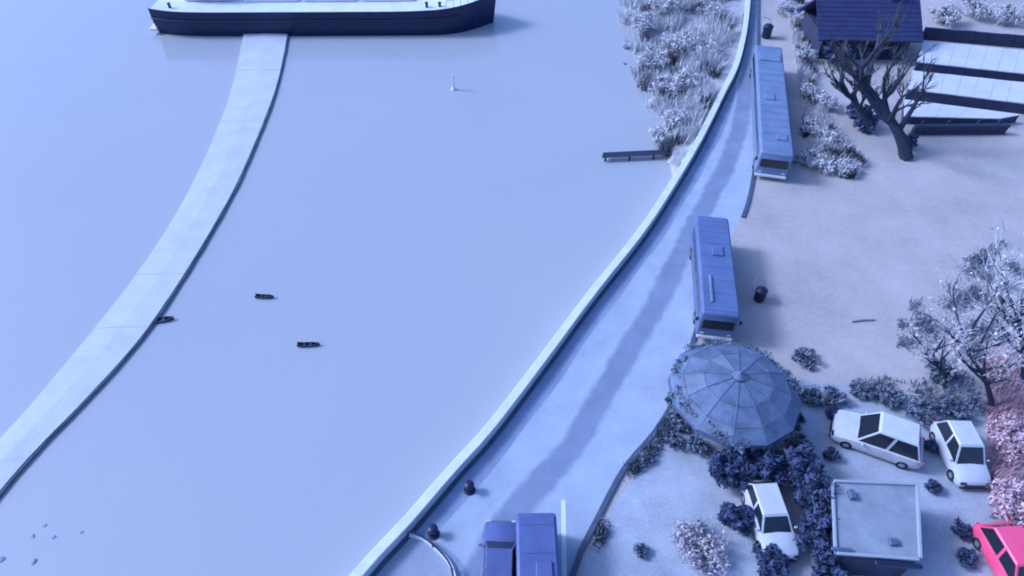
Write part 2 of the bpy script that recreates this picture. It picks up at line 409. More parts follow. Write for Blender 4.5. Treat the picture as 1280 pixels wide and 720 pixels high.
# ------------------------------------------------------------ ship
def make_ship():
    c = at(408, 45, WZ); L = 37.0
    t = thing('moored_ship', 'long dark hulled ship with pale deck lying across the top of the water', 'ship', (c.x, c.y + 3.4, WZ), R(0.6))
    def sec(x):
        s = x / (L / 2)
        b = 3.4 * (1 - max(0, (s - .62) / .38) ** 2.2) if s > .62 else 3.4 * (1 - .16 * max(0, (-s - .8) / .2) ** 2)
        z = 2.35 + .75 * max(0, s - .35) ** 2 / .42 + .25 * max(0, -s - .6) ** 2 / .16
        return max(b, .06), z
    xs = [-L / 2 + L * i / 48 for i in range(49)]
    rings = []
    for x in xs:
        b, z = sec(x); flare = 1 - .16 * max(0, (abs(x) / (L / 2) - .5) / .5) ** 2
        xo = max(0, x / (L / 2) - .8) * 3.2
        rings.append([Vector((x - xo, -b * flare * .8, -1.2)), Vector((x - xo * .6, -b * flare, 0)), Vector((x - xo * .3, -b * .98, z * .5)), Vector((x, -b, z)),
                      Vector((x, b, z)), Vector((x - xo * .3, b * .98, z * .5)), Vector((x - xo * .6, b * flare, 0)), Vector((x - xo, b * flare * .8, -1.2))])
    obj('hull', loft(BM(), rings), m_hull, t, True)
    for s in (-1, 1):   # bulwark and rubbing strake
        bm = BM(); rr = []
        for x in xs:
            b, z = sec(x); y = s * b
            rr.append([Vector((x, y, z - .02)), Vector((x, y * 1.006, z + .24)), Vector((x, y * 1.006 - s * .1, z + .24)), Vector((x, y - s * .12, z - .02))])
        obj('bulwark', loft(bm, rr), m_hull, t)
        bm = BM(); tube(bm, [Vector((x, s * (sec(x)[0] + .03), sec(x)[1] * .72)) for x in xs[:44]], .09, 6); obj('rubbing_strake', bm, m_hull2, t)
    bm = BM(); vv = [(bm.verts.new((x, -max(.01, sec(x)[0] - .13), sec(x)[1] + .03)), bm.verts.new((x, max(.01, sec(x)[0] - .13), sec(x)[1] + .03))) for x in xs]
    for (a, b), (c2, d) in zip(vv, vv[1:]): bm.faces.new((a, b, d, c2))
    obj('deck', bm, m_deck, t)
    for x0, x1 in ((-9, -3.3), (-2.7, 3.0), (3.6, 9.3)):
        obj('hatch_cover', bxo(((x0 + x1) / 2, 1.3, 2.65), (x1 - x0, 3.0, .5), 0, .08, 2), m_deck, t)
    dh = obj('deckhouse', bxo((-13.2, 1.4, 3.65), (5.0, 3.0, 2.3), 0, .12, 2), m_deck, t)
    for i in range(4): obj('window', bxo((-14.9 + i * 1.15, -.11, 3.9), (.75, .06, .6), 0, .02), m_glass, dh)
    for x in (11.0, 12.4, -16.6):
        bm = BM(); lathe(bm, [(.16, 2.3), (.14, 2.8), (.2, 2.86), (.2, 2.92)], 12, (x, -1.9 if x < 0 else -2.0, .1)); obj('bitt', bm, m_black, t)
    for s in (-1, 1):     # bow rail
        bm = BM(); pr = None
        for x in [13.2 + .75 * i for i in range(7)]:
            b, z = sec(x); p = Vector((x, s * (b - .1), z + .24)); q = p + Vector((0, 0, .75))
            tube(bm, [p, q], .03, 5)
            if pr: tube(bm, [pr, q], .03, 5)
            pr = q
        obj('bow_rail', bm, m_metal, t)
    an = obj('anchor', bxo((16.2, -1.95, 1.1), (.18, .14, .8), 0, .03), m_black, t)
    obj('stern_platform', bxo((-L / 2 - .3, -.6, .55), (.9, 4.6, .25), 0, .06), m_deck, t)
make_ship()

# ------------------------------------------------------------ small boats
def small_boat(u, v, L, W, rz, label, group='small dark boats on the water'):
    p = at(u, v, WZ); t = thing('small_boat', label, 'boat', p, rz, group)
    xs = [i / 12 * 2 - 1 for i in range(13)]
    def hb(s): return W / 2 * max(.05, (1 - max(0, s) ** 2.4)) * (1 - .25 * max(0, -s) ** 3)
    rings = []; inn = []
    for s in xs:
        b = hb(s); x = s * L / 2; z = .16 + .09 * s * s
        rings.append([Vector((x * .96, -b * .6, -.1)), Vector((x, -b, z)), Vector((x, -b + .035, z + .005)), Vector((x * .95, -b * .55, .02)),
                      Vector((x * .95, b * .55, .02)), Vector((x, b - .035, z + .005)), Vector((x, b, z)), Vector((x * .96, b * .6, -.1))])
    obj('hull', loft(BM(), rings), m_wood, t, True)
    for s in (-.35, .2):
        obj('thwart', bxo((s * L / 2, 0, .13), (.12, hb(s) * 1.7, .03)), m_wood, t)
small_boat(331, 372, 1.25, .32, R(-2), 'small dark boat on open water, upper one nearer the pale jetty')
small_boat(386, 432, 1.4, .32, R(3), 'small dark boat on open water, lower one farthest from the jetty')
small_boat(202, 401, 1.6, .45, R(10), 'small dark boat lying against the right edge of the pale jetty')

# ------------------------------------------------------------ marker buoy, awash stones
b = thing('marker_buoy', 'slim pale marker buoy floating below the ship', 'buoy', at(567, 112, WZ))
obj('float', lathe(BM(), [(.05, -.3), (.22, -.15), (.24, .08), (.12, .25)], 14), m_trim, b, True)
obj('spar', lathe(BM(), [(.09, .25), (.07, 1.3), (.10, 1.32), (.10, 1.5), (.02, 1.55)], 10), m_trim, b, True)
def stone(name, p, r, seed, m, flat=.6):
    random.seed(seed); bm = BM(); bmesh.ops.create_icosphere(bm, subdivisions=2, radius=1)
    for v in bm.verts:
        k = 1 + random.uniform(-.16, .16); v.co = Vector((v.co.x * r * k, v.co.y * r * k * .85, v.co.z * r * flat * k))
    o = obj(name, bm, m, smooth=True); o.location = p; o.rotation_euler = (0, 0, random.random() * 6); return o
for i, (u, v, r, lb) in enumerate([(57, 658, .16, 'topmost small stone awash near the lower left corner'),
                                   (42, 671, .19, 'left stone of the middle pair awash near the lower left corner'),
                                   (68, 672, .17, 'right stone of the middle pair awash near the lower left corner'),
                                   (103, 666, .14, 'lone stone awash right of the other stones'),
                                   (44, 703, .22, 'lowest stone awash near the lower left corner'),
                                   (4, 700, .26, 'stone awash at the very left edge of the water')]):
    tag(stone('awash_stone', at(u, v, WZ - r * .33), r, 20 + i, m_dullstone, .55), lb, 'stone', 'stones awash in the water')

# ------------------------------------------------------------ landing stage on the river bank
pA, pB = at(752, 194, WZ + .45), at(838, 190, WZ + .45)
ls = thing('landing_stage', 'thin dark wooden landing stage poking out from the bank', 'pier', ((pA + pB) / 2).to_tuple(), math.atan2(pB.y - pA.y, pB.x - pA.x))
Ln = (pB - pA).length
for i in range(3): obj('plank', bxo((0, -.24 + .24 * i, 0), (Ln * (1 - .03 * i), .22, .07)), m_wood, ls)
for x in (-.45, -.1, .25): obj('pile', lathe(BM(), [(.09, -1.4), (.09, -.04)], 8, (x * Ln, -.25, 0)), m_wood, ls)
obj('mooring_post', lathe(BM(), [(.13, -1.2), (.12, 1.1), (.06, 1.16)], 10, (Ln * .47, .1, 0)), m_wood, ls)

# ------------------------------------------------------------ vehicles
def rring(y, wd, z0, z1, r, n=4):
    pts = []
    for cx, cz, a0 in ((wd / 2 - r, z1 - r, 0), (-wd / 2 + r, z1 - r, 90), (-wd / 2 + r, z0 + r, 180), (wd / 2 - r, z0 + r, 270)):
        for k in range(n + 1):
            a = R(a0 + 90 * k / n); pts.append(Vector((cx + r * math.cos(a), y, cz + r * math.sin(a))))
    return pts
def wheel(t, x, y, r=.36, wd=.22):
    s = 1 if x > 0 else -1
    w_ = obj('wheel', lathe(BM(), [(r * .62, -wd / 2), (r * .95, -wd / 2), (r, -wd / 2 + .04), (r, wd / 2 - .04), (r * .95, wd / 2), (r * .62, wd / 2)], 20, (x, y, r), 'X'), m_rubber, t, True)
    obj('rim', lathe(BM(), [(r * .6, -wd / 2 + .01), (r * .6, wd / 2 - .01), (r * .25, wd / 2 + .02)] if s > 0 else [(r * .25, -wd / 2 - .02), (r * .6, -wd / 2 + .01), (r * .6, wd / 2 - .01)], 14, (x, y, r), 'X'), m_metal, w_, True)
def make_bus(name, label, cat, p, rz, L, W, H, paint, roofpaint, hatches, group=None, nwin=6):
    t = thing(name, label, cat, p, rz, group)
    rings = []
    for y, k in ((-L / 2, .86), (-L / 2 + .06, .95), (-L / 2 + .2, 1), (L / 2 - .2, 1), (L / 2 - .06, .95), (L / 2, .88)):
        rings.append(rring(y, W * (.5 + .5 * k), .32 + (1 - k) * .4, H - (1 - k) * .9, .16))
    obj('body', loft(BM(), rings), paint, t, True)
    rf = obj('roof', bxo((0, 0, H + .012), (W - .22, L - .5, .05), 0, .02), roofpaint, t)
    n = int(L / 1.1)
    for i in range(n): obj('roof_rib', bxo((0, -L / 2 + .6 + i * (L - 1.2) / (n - 1), H + .042), (W - .36, .05, .03)), paint, rf)
    for (x, y, sx, sy) in hatches: obj('roof_hatch', bxo((x, y, H + .09), (sx, sy, .12), 0, .03), roofpaint if sx > .3 else m_bus2, rf)
    wl = (L - 1.4) / nwin
    for s in (-1, 1):
        for i in range(nwin): obj('window', bxo((s * (W / 2 + .004), -L / 2 + .7 + wl * (i + .5), H * .68), (.03, wl - .14, H * .26), 0, .01), m_glass, t)
        wheel(t, s * (W / 2 - .1), -L / 2 + 1.5, .42, .24); wheel(t, s * (W / 2 - .1), L / 2 - 1.7, .42, .24)
        obj('headlight', bxo((s * W * .36, -L / 2 - .005, .75), (.26, .06, .16), 0, .02), m_lamp, t)
        obj('tail_light', bxo((s * W * .40, L / 2 + .003, .9), (.14, .05, .3), 0, .02), m_red, t)
        mr = obj('wing_mirror', bxo((s * (W / 2 + .16), -L / 2 + .12, H * .72), (.16, .1, .32), 0, .03), m_black, t)
    obj('windscreen', bxo((0, -L / 2 - .0, H * .66), (W - .36, .08, H * .34), 0, .03, 1, Matrix.Rotation(R(-9), 4, 'X')), m_glass, t)
    obj('rear_window', bxo((0, L / 2 - .01, H * .7), (W - .6, .06, H * .22), 0, .02), m_glass, t)
    obj('bumper', bxo((0, -L / 2 - .02, .45), (W - .1, .16, .22), 0, .05, 2), m_trim, t)
    obj('bumper', bxo((0, L / 2 + .02, .45), (W - .1, .14, .2), 0, .05, 2), m_black, t)
    return t
def place_roof(pn, pf, z):
    a, b = at(*pn, z), at(*pf, z); c = (a + b) / 2; d = b - a
    return Vector((c.x, c.y, .008)), math.atan2(d.y, d.x) - math.pi / 2, d.length
# B : blue minibus in the middle
c, rz, L = place_roof((902, 393), (890, 270), 2.5)
make_bus('parked_bus', 'deep blue bus parked halfway along the promenade beside the round roof', 'bus', c, rz, L, 2.2, 2.5, m_bus1, m_bus1,
         [(-.5, -L * .28, .16, 2.3), (.1, L * .1, .7, .9)], 'blue buses and van along the promenade')
# C : long dusty blue bus at the far end
c, rz, L = place_roof((972, 192), (961, 57), 2.5)
make_bus('parked_bus', 'long dusty blue bus parked at the far end of the promenade', 'bus', c, rz, L, 2.45, 2.5, m_bus2, m_bus2,
         [(0, L * .36, 1.9, 1.6), (.4, -L * .38, .8, .8), (-.3, -.8, .8, 1.0)], 'blue buses and van along the promenade', 9)
# A : van cut by the bottom edge
c, rz, L = place_roof((676, 790), (670, 640), 2.3)
make_bus('parked_van', 'violet blue box van at the bottom edge with square roof corners', 'van', c, rz, L, 1.85, 2.3, m_bus3, m_bus3,
         [(.25, -.2, .7, .9)], 'blue buses and van along the promenade', 3)

def make_car(name, label, p, rz, paint, L=4.1, W=1.75, H=1.45, group='cars parked by the yard', sub=None):
    t = thing(name, label, 'car', p, rz, group)
    st = [(-.5, .30, .50, .70), (-.485, .24, .62, .86), (-.45, .2, .70, .95), (-.36, .18, .78, .99), (-.22, .18, .88, 1), (0, .18, .93, 1), (.25, .18, .95, 1), (.40, .2, .96, .98), (.47, .24, .90, .92), (.495, .3, .72, .84), (.5, .34, .55, .76)]
    rings = []
    for y, z0, z1, k in st:
        h = W / 2 * k; zm = z0 + (z1 - z0) * .55
        rings.append([Vector((-h * .92, y * L, z0)), Vector((-h, y * L, z0 + .12)), Vector((-h, y * L, zm)), Vector((-h * .95, y * L, z1 - .05)), Vector((-h * .84, y * L, z1)), Vector((0, y * L, z1 + .03)),
                      Vector((h * .84, y * L, z1)), Vector((h * .95, y * L, z1 - .05)), Vector((h, y * L, zm)), Vector((h, y * L, z0 + .12)), Vector((h * .92, y * L, z0))])
    obj('body', loft(BM(), rings), paint, t, True)
    # cabin
    yb0, yb1, yt0, yt1 = -.235 * L, .455 * L, -.06 * L, .36 * L
    wb, wt = W * .435, W * .345; zb, zt = .90, H - .06
    B = [Vector((-wb, yb0, zb - .08)), Vector((wb, yb0, zb - .08)), Vector((wb, yb1, zb)), Vector((-wb, yb1, zb))]
    T = [Vector((-wt, yt0, zt)), Vector((wt, yt0, zt)), Vector((wt, yt1, zt)), Vector((-wt, yt1, zt))]
    cabin = BM(); loft(cabin, [B, T]); obj('cabin', cabin, paint, t)
    rf = BM(); loft(rf, [[v + Vector((0, 0, .002)) for v in T], [Vector((v.x * .93, v.y + (.06 if v.y < .1 else -.06), H)) for v in T]]); obj('roof', rf, paint, t)
    def pane(nm, a, b, c_, d, ins=.12, side=None):
        ctr = (a + b + c_ + d) / 4; nrm = (b - a).cross(d - a).normalized()
        if nrm.dot(ctr - Vector((0, .1 * L, .9))) < 0: nrm = -nrm
        q = [v + (ctr - v) * ins for v in (a, b, c_, d)]
        bm = BM(); loft(bm, [[v - nrm * .01 for v in q], [v + nrm * .012 for v in q]]); obj(nm, bm, m_glass, t)
    pane('windscreen', B[0], B[1], T[1], T[0]); pane('rear_window', B[3], B[2], T[2], T[3])
    for s, (i, j) in ((1, (1, 2)), (-1, (0, 3))):
        mb, mt = B[i].lerp(B[j], .47), T[i].lerp(T[j], .45)
        pane('side_window', B[i], mb, mt, T[i]); pane('side_window', mb, B[j], T[j], mt)
        for y in (-.31, .31): wheel(t, s * (W / 2 - .1), y * L, .31, .2)
        obj('headlight', bxo((s * W * .36, -.488 * L, .60), (.3, .1, .14), 0, .03), m_lamp if paint is not m_white else m_black, t)
        obj('tail_light', bxo((s * W * .39, .492 * L, .78), (.2, .08, .16), 0, .03), m_red, t)
        obj('wing_mirror', bxo((s * (W / 2 + .06), -.17 * L, .95), (.16, .1, .12), 0, .03), paint, t)
    obj('grille', bxo((0, -.497 * L, .45), (W * .6, .06, .16), 0, .02), m_black, t)
    obj('bumper', bxo((0, -.498 * L, .28), (W * .8, .1, .14), 0, .03), m_black, t)
    return t
c = at(1091, 554); make_car('parked_car', 'white car parked at a slant with its dark windows toward the flat roof', c, R(-116), m_white, 4.4, 2.05, 1.9)
c = at(1194, 574); make_car('parked_car', 'white car facing forward beside the pinkish bush', c, R(-2), m_white, 3.6, 1.75, 1.7)
c = at(958, 655); make_car('parked_car', 'white car half hidden between dark evergreen bushes', c, R(3), m_white, 3.9, 1.75, 1.45)
c = at(1262, 716); make_car('parked_car', 'bright red car cut off by the lower right corner', c, R(4), m_red, 4.2, 1.95, 1.6)
c = at(625, 712); make_car('parked_car', 'small blue round roofed car beside the violet van', c, R(178), m_bus3, 4.2, 1.75, 1.75)

# ------------------------------------------------------------ octagonal pavilion
def pavilion():
    p = at(917, 489, 2.3); t = thing('round_pavilion', 'round domed blue roofed pavilion behind the dark evergreen bushes', 'pavilion', (p.x, p.y, 0))
    r = 3.4; ze, za, NS = 2.3, 3.55, 12
    prof = [(1.0, 0), (.80, .42), (.52, .78), (.12, 1.0)]      # rounded slope: three rings of curved sheets
    def P(i, k, lift=0): a = 2 * math.pi * (i + .5) / NS; f, h = prof[k]; return Vector((r * f * math.cos(a), r * f * math.sin(a), ze + (za - ze) * h + lift))
    for i in range(NS):
        for k in range(3):
            q = [P(i, k), P(i + 1, k), P(i + 1, k + 1), P(i, k + 1)]; ctr = sum(q, Vector()) / 4
            n = (q[1] - q[0]).cross(q[3] - q[0]).normalized(); n = n if n.z > 0 else -n
            q = [v + (ctr - v) * .015 for v in q]; lift = n * (.01 * (2 - k) + .012 * ((i * 7 + k * 3) % 4) / 3)
            bm = BM(); loft(bm, [[v + lift for v in q], [v + lift + n * .03 for v in q]]); obj('roof_sheet', bm, m_dome if (i * 5 + k * 3) % 7 else m_dome2, t)
        bm = BM(); tube(bm, [P(i, k, .035) for k in range(4)], .035, 6); obj('rib', bm, m_rib, t)
        a, b = P(i, 0), P(i + 1, 0); m_ = (a + b) / 2
        obj('fascia', bxo(m_ - Vector((0, 0, .07)), ((b - a).length - .03, .05, .24 + .08 * (i % 2)), math.atan2((b - a).y, (b - a).x)), m_rib, t)
        if i % 2: obj('post', lathe(BM(), [(.08, 0), (.08, ze - .1)], 8, (a.x * .9, a.y * .9, 0)), m_rib, t)
    rng = np.random.default_rng(77); cc = []
    for a0, wd_ in ((2.6, .5), (3.5, .6), (4.4, .35), (.9, .45), (.1, .5), (1.9, .3)):      # creeper over parts of the rim
        for _ in range(9): a = a0 + rng.normal() * wd_ * .6; f = .80 + .22 * rng.random(); cc.append((r * f * math.cos(a), r * f * math.sin(a), ze + (1 - f) * 1.9 * (za - ze) + .03))
    np_mesh('creeper', leaves(rng, cc, [(.34, .34, .10)] * len(cc), 2600, .085), 4, m_mid, t)
    obj('lantern', lathe(BM(), [(.36, za - .1), (.36, za + .12), (.1, za + .3), (.03, za + .55)], 12), m_dome, t, True)
    obj('floor_slab', lathe(BM(), [(3.0, .01), (3.0, .14)], 12), m_flat, t)
pavilion()

# ------------------------------------------------------------ flat roofed garage
def garage():
    z = 2.1
    q = [at(1044, 692, z), at(1150, 700, z), at(1146, 606, z), at(1040, 602, z)]
    c = sum(q, Vector()) / 4; t = thing('flat_roof_garage', 'low garage with a pale blue flat roof in front of the slanted white car', 'garage', (c.x, c.y, 0))
    L = [v - Vector((c.x, c.y, 0)) for v in q]; flat = [Vector((v.x, v.y, 0)) for v in L]
    bm = BM(); loft(bm, [[v * .97 for v in flat], [v * .97 + Vector((0, 0, z - .12)) for v in flat]]); obj('wall', bm, m_wall, t)
    bm = BM(); loft(bm, [[v + Vector((0, 0, z - .118)) for v in flat], [v + Vector((0, 0, z)) for v in flat]]); rf = obj('roof', bm, m_flat, t)
    for i in range(4):
        a, b = flat[i], flat[(i + 1) % 4]; d = b - a; mm = (a + b) / 2
        obj('roof_edge', bxo((mm.x, mm.y, z + .05), (d.length - .14, .14, .14), math.atan2(d.y, d.x), .02), m_edge, rf)
    a, b = flat[0], flat[1]
    obj('vent', bxo((-.75, 1.1, z + .14), (.28, .45, .28), 0, .03), m_rib, rf)
    obj('vent', bxo((.3, -1.15, z + .1), (.4, .3, .2), 0, .03), m_rib, rf)
    mm = a.lerp(b, .5); obj('garage_door', bxo((mm.x, mm.y * .97 - .02, .95), (2.6, .06, 1.8), math.atan2((b - a).y, (b - a).x)), m_shedwall, t)
    # dark beam along the front eave
    m2 = a.lerp(b, .72); obj('front_beam', bxo((m2.x, m2.y - .28, z - .05), (2.0, .2, .2), math.atan2((b - a).y, (b - a).x), .03), m_black, t)
    m3 = a.lerp(b, .08); obj('front_beam', bxo((m3.x, m3.y + .15, z + .14), (.9, .16, .1), math.atan2((b - a).y, (b - a).x), .02), m_rib, t)
garage()

# ------------------------------------------------------------ long low sheds with white roofs, dark timber bench
def shed(label, q, z, drop):
    q = [at(u, v, z) for u, v in q]; c = sum(q, Vector()) / 4
    t = thing('long_shed', label, 'shed', (c.x, c.y, 0), 0, 'low white roofed sheds at the far side of the yard')
    f = [Vector((v.x - c.x, v.y - c.y, 0)) for v in q]     # near left, near right, far right, far left
    bm = BM(); loft(bm, [[v * .985 for v in f], [v * .985 + Vector((0, 0, z - .13)) for v in f]]); obj('wall', bm, m_shedwall, t)
    n = 9
    for i in range(n):
        a, b = f[0].lerp(f[1], i / n), f[0].lerp(f[1], (i + .985) / n); d, e = f[3].lerp(f[2], i / n), f[3].lerp(f[2], (i + .985) / n)
        zz = z - .012 * (i % 2)
        bm = BM(); loft(bm, [[v + Vector((0, 0, zz - .09)) for v in (a, b, e, d)], [v + Vector((0, 0, zz)) for v in (a, b, e, d)]]); obj('roof_sheet', bm, m_shedroof, t)
shed('long low shed with white roof, farthest of the three from the yard', [(1146, 77), (1330, 97), (1338, 68), (1155, 51)], 1.35, .6)
shed('long low shed with white roof, middle one of the three', [(1135, 111), (1322, 134), (1330, 108), (1141, 88)], 1.05, .6)
shed('long low shed with white roof, nearest of the three to the yard', [(1130, 145), (1250, 148), (1276, 143), (1131, 124)], .78, .6)
a, b = at(1150, 49), at(1345, 66); mm = (a + b) / 2
bw = thing('boundary_wall', 'dark low boarded wall behind the farthest white roofed shed', 'wall', (mm.x, mm.y, 0), math.atan2((b - a).y, (b - a).x)); Lw = (b - a).length
for k in range(12): obj('board', bxo((-Lw / 2 + Lw * (k + .5) / 12, .02 * (k % 2), .65), (Lw / 12 - .03, .2, 1.3 - .04 * (k % 3)), 0, .01), m_shedwall, bw)
a, b = at(1138, 168), at(1254, 167); mm = (a + b) / 2
tb = thing('timber_barrier', 'dark low timber barrier lying in front of the white roofed sheds', 'barrier', (mm.x, mm.y, 0), math.atan2((b - a).y, (b - a).x))
Lb = (b - a).length
for k in range(3): obj('beam', bxo((.05 * k, .0 + .03 * (k % 2), .17 + .30 * k), (Lb, .42, .28), 0, .03), m_wood, tb)
for x in (-.4, -.12, .2, .42): obj('post', bxo((x * Lb, .32, .55), (.22, .2, 1.1), 0, .02), m_wood, tb)

# ------------------------------------------------------------ dark roofed house at the top
def house():
    z = 2.3
    q = [at(1024, 50, z), at(1154, 52, z)]; d = q[1] - q[0]; W = d.length; c = (q[0] + q[1]) / 2
    t = thing('dark_house', 'house with a dark navy slate roof at the top behind the bare trees', 'house', (c.x, c.y, 0), math.atan2(d.y, d.x))
    D = 7.5
    obj('wall', bxo((0, D / 2 + .3, 1.1), (W - 1.4, D - 1.0, 2.2)), m_wall, t)
    # roof slopes of overlapping courses
    for side in (0, 1):
        rf = obj('roof', loft(BM(), [[Vector((-W / 2, 0 if not side else D, z)), Vector((-W / 2, D / 2, z + 2.6)), Vector((-W / 2, D / 2, z + 2.42)), Vector((-W / 2, .1 if not side else D - .1, z - .16))],
                                     [Vector((W / 2, 0 if not side else D, z)), Vector((W / 2, D / 2, z + 2.6)), Vector((W / 2, D / 2, z + 2.42)), Vector((W / 2, .1 if not side else D - .1, z - .16))]]), m_slate, t)
        if not side:
            for k in range(9):
                f0, f1 = k / 9, (k + 1.1) / 9
                y0, y1 = D / 2 * f0, D / 2 * min(1, f1); z0, z1 = z + 2.6 * f0, z + 2.6 * min(1, f1)
                n = Vector((0, -2.6, D / 2)).normalized()
                bm = BM(); loft(bm, [[Vector((x, y0, z0)) + n * .05, Vector((x, y1, z1)) + n * .012, Vector((x, y1, z1)) + n * .004, Vector((x, y0, z0)) + n * .004] for x in (-W / 2 - .05, W / 2 + .05)]); obj('slate_course', bm, m_slate, rf)
    for x in (-2.6, 0.3, 2.9):
        wn = obj('window', bxo((x, .79, 1.3), (1.1, .06, .9)), m_glass, t); obj('frame', bxo((x, .765, .8), (1.3, .14, .1)), m_wall, wn)
    ch = obj('chimney', bxo((2.6, D / 2, z + 2.9), (.8, .7, 1.6), 0, .03), m_wall, t)
house()

# ------------------------------------------------------------ litter bin by the blue bus, dark container by the far bus
def bin_(u, v, s, label):
    t = thing('litter_bin', label, 'bin', at(u, v), .4)
    obj('drum', lathe(BM(), [(.30 * s, .04), (.34 * s, .1), (.36 * s, .85 * s), (.33 * s, .87 * s)], 16), m_black, t, True)
    obj('lid', lathe(BM(), [(.38 * s, .87 * s), (.38 * s, .93 * s), (.25 * s, 1.05 * s), (.05, 1.1 * s)], 16), m_black, t, True)
    bm = BM(); tube(bm, [(-.38 * s, .1, .6 * s), (-.5 * s, .45 * s, 1.15 * s), (.0, .7 * s, 1.35 * s), (.5 * s, .45 * s, 1.15 * s), (.38 * s, .1, .6 * s)], .035, 6); obj('handle', bm, m_metal, t)
bin_(948, 375, 1.0, 'dark litter bin with a hoop handle right of the deep blue bus')
bin_(957, 47, 1.35, 'dark litter bin behind the long dusty blue bus')

# ------------------------------------------------------------ vegetation
def shrub(name, label, u, v, r, h, seed, m_leaf, m_dark=None, n=900, nd=300, size=.11, group=None, stems=14, lean=(0, 0), z=0, cat='bush'):
    rng = np.random.default_rng(seed); random.seed(seed)
    t = thing(name, label, cat, at(u, v, z), rng.random() * 6, group)
    bm = BM(); cl = []; cr = []
    for k in range(stems):
        a = 2 * math.pi * k / stems + random.uniform(-.3, .3); rr = r * random.uniform(.35, 1.0); hh = h * random.uniform(.5, 1.0) * (1.15 - .45 * rr / r)
        tip = Vector((math.cos(a) * rr + lean[0] * hh, math.sin(a) * rr + lean[1] * hh, hh)); mid = tip * .5 + Vector((random.uniform(-.1, .1), random.uniform(-.1, .1), hh * .12))
        tube(bm, [(0, 0, 0), mid, tip], [.035, .022, .008], 4)
        for q in range(4):
            f = random.uniform(.45, .95); s = mid.lerp(tip, (f - .5) * 2) if f > .5 else mid * (f * 2)
            e = s + Vector((random.uniform(-1, 1), random.uniform(-1, 1), random.uniform(.0, 1))) * r * .38
            tube(bm, [s, e], [.014, .006], 3)
        cl.append(tip * .92); cr.append(r * random.uniform(.22, .42)); cl.append(mid); cr.append(r * random.uniform(.25, .4))
    obj('stems', bm, m_twig, t, kind=None)
    np_mesh('foliage', leaves(rng, cl, cr, n, size), 4, m_leaf, t)
    if m_dark and nd:
        k = max(3, len(cl) // 4); ids = rng.choice(len(cl), k, replace=False)
        np_mesh('dark_foliage', leaves(rng, [cl[i] for i in ids], [cr[i] * .6 for i in ids], nd, size), 4, m_dark, t)
    return t

# river bank bushes (top, left of the wall)
bank = [(800, 38, 1.1, 1.3), (826, 22, 1.2, 1.6), (858, 14, 1.2, 1.7), (888, 22, 1.0, 1.4), (815, 80, 1.0, 1.2), (846, 66, 1.1, 1.5), (878, 70, 1.0, 1.4), (834, 116, .9, 1.1), (861, 108, .9, 1.2), (842, 156, .7, .9), (864, 146, .6, .8), (822, 172, .5, .5)]
words = ['bush at the upper outer edge of the riverbank beside open water', 'tall bush second from the water at the top of the riverbank', 'tall bush third from the water at the top of the riverbank',
         'bush against the quay wall at the top of the riverbank', 'bush overhanging the water in the second row of the riverbank', 'tall bush midway between water and wall on the upper riverbank',
         'bush against the quay wall in the second row of the riverbank', 'low bush overhanging the water above the landing stage', 'bush against the wall midway down the riverbank',
         'small bush near the foot of the riverbank on the water side', 'small bush near the foot of the riverbank on the wall side', 'tiny bush just above the landing stage']
for i, ((u, v, r, h), wd) in enumerate(zip(bank, words)):
    shrub('riverbank_bush', 'pale twiggy ' + wd, u, v, r * 1.75, h * 1.35, 100 + i, m_frost, m_twig, 2800, 420, .105, 'bushes on the riverbank', z=-.35)
for i, (u, v, r, lb) in enumerate([(783, 60, .42, 'dark boulder in the water at the outer edge of the bushes'), (781, 80, .2, 'small dark stone just below the outer boulder of the bank')]):
    tag(stone('bank_boulder', at(u, v, WZ), r, 70 + i, m_darkstone), lb, 'boulder', 'boulders along the bank')

# pale twiggy growth right of the far bus
tw = [(1008, 205, .9, .8), (1030, 212, .9, .8), (1055, 214, .8, .7), (1012, 165, .9, .9), (1034, 175, .8, .8), (1010, 120, .9, 1.0), (1030, 135, .9, 1.0), (1006, 75, .9, 1.1), (998, 30, 1.0, 1.2), (978, 18, .9, 1.2)]
tw_l = ['nearest the yard, closest to the bus', 'nearest the yard, middle of the front row', 'nearest the yard, right end of the front row', 'in the second row beside the bus', 'in the second row away from the bus',
        'halfway along the bus', 'halfway along the bus, on its yard side', 'beside the far end of the bus', 'left of the dark house', 'beyond the far end of the bus']
for i, ((u, v, r, h), wd) in enumerate(zip(tw, tw_l)):
    shrub('twiggy_bush', 'pale dry twiggy bush ' + wd, u, v, r * 1.35, h * 1.15, 200 + i, m_frost, m_mid, 1900, 600, .09, 'dry bushes right of the far bus')

# dark evergreens round the half hidden car
ev = [(905, 600, .8, 1.8, 'left of the half hidden car, farther back'), (918, 655, .62, 1.2, 'left of the half hidden car, nearer the front'), (940, 592, .8, 1.9, 'behind the half hidden car, left side'),
      (985, 596, 1.0, 2.0, 'behind the half hidden car, right side'), (1018, 664, .9, 1.9, 'right of the half hidden car, middle of the row'), (1010, 625, 1.0, 2.1, 'right of the half hidden car, farther back'), (1022, 690, .95, 2.0, 'right of the half hidden car, nearer the front'), (1030, 735, .8, 1.2, 'at the bottom edge left of the garage'),
      (962, 706, .62, .75, 'low and in front of the half hidden car')]
for i, (u, v, r, h, wd) in enumerate(ev):
    shrub('evergreen_bush', 'dark evergreen bush ' + wd, u, v, r * 1.3, h * 1.15, 300 + i, m_ever, m_mid, 4200, 500, .12, 'dark evergreen bushes round the half hidden car')
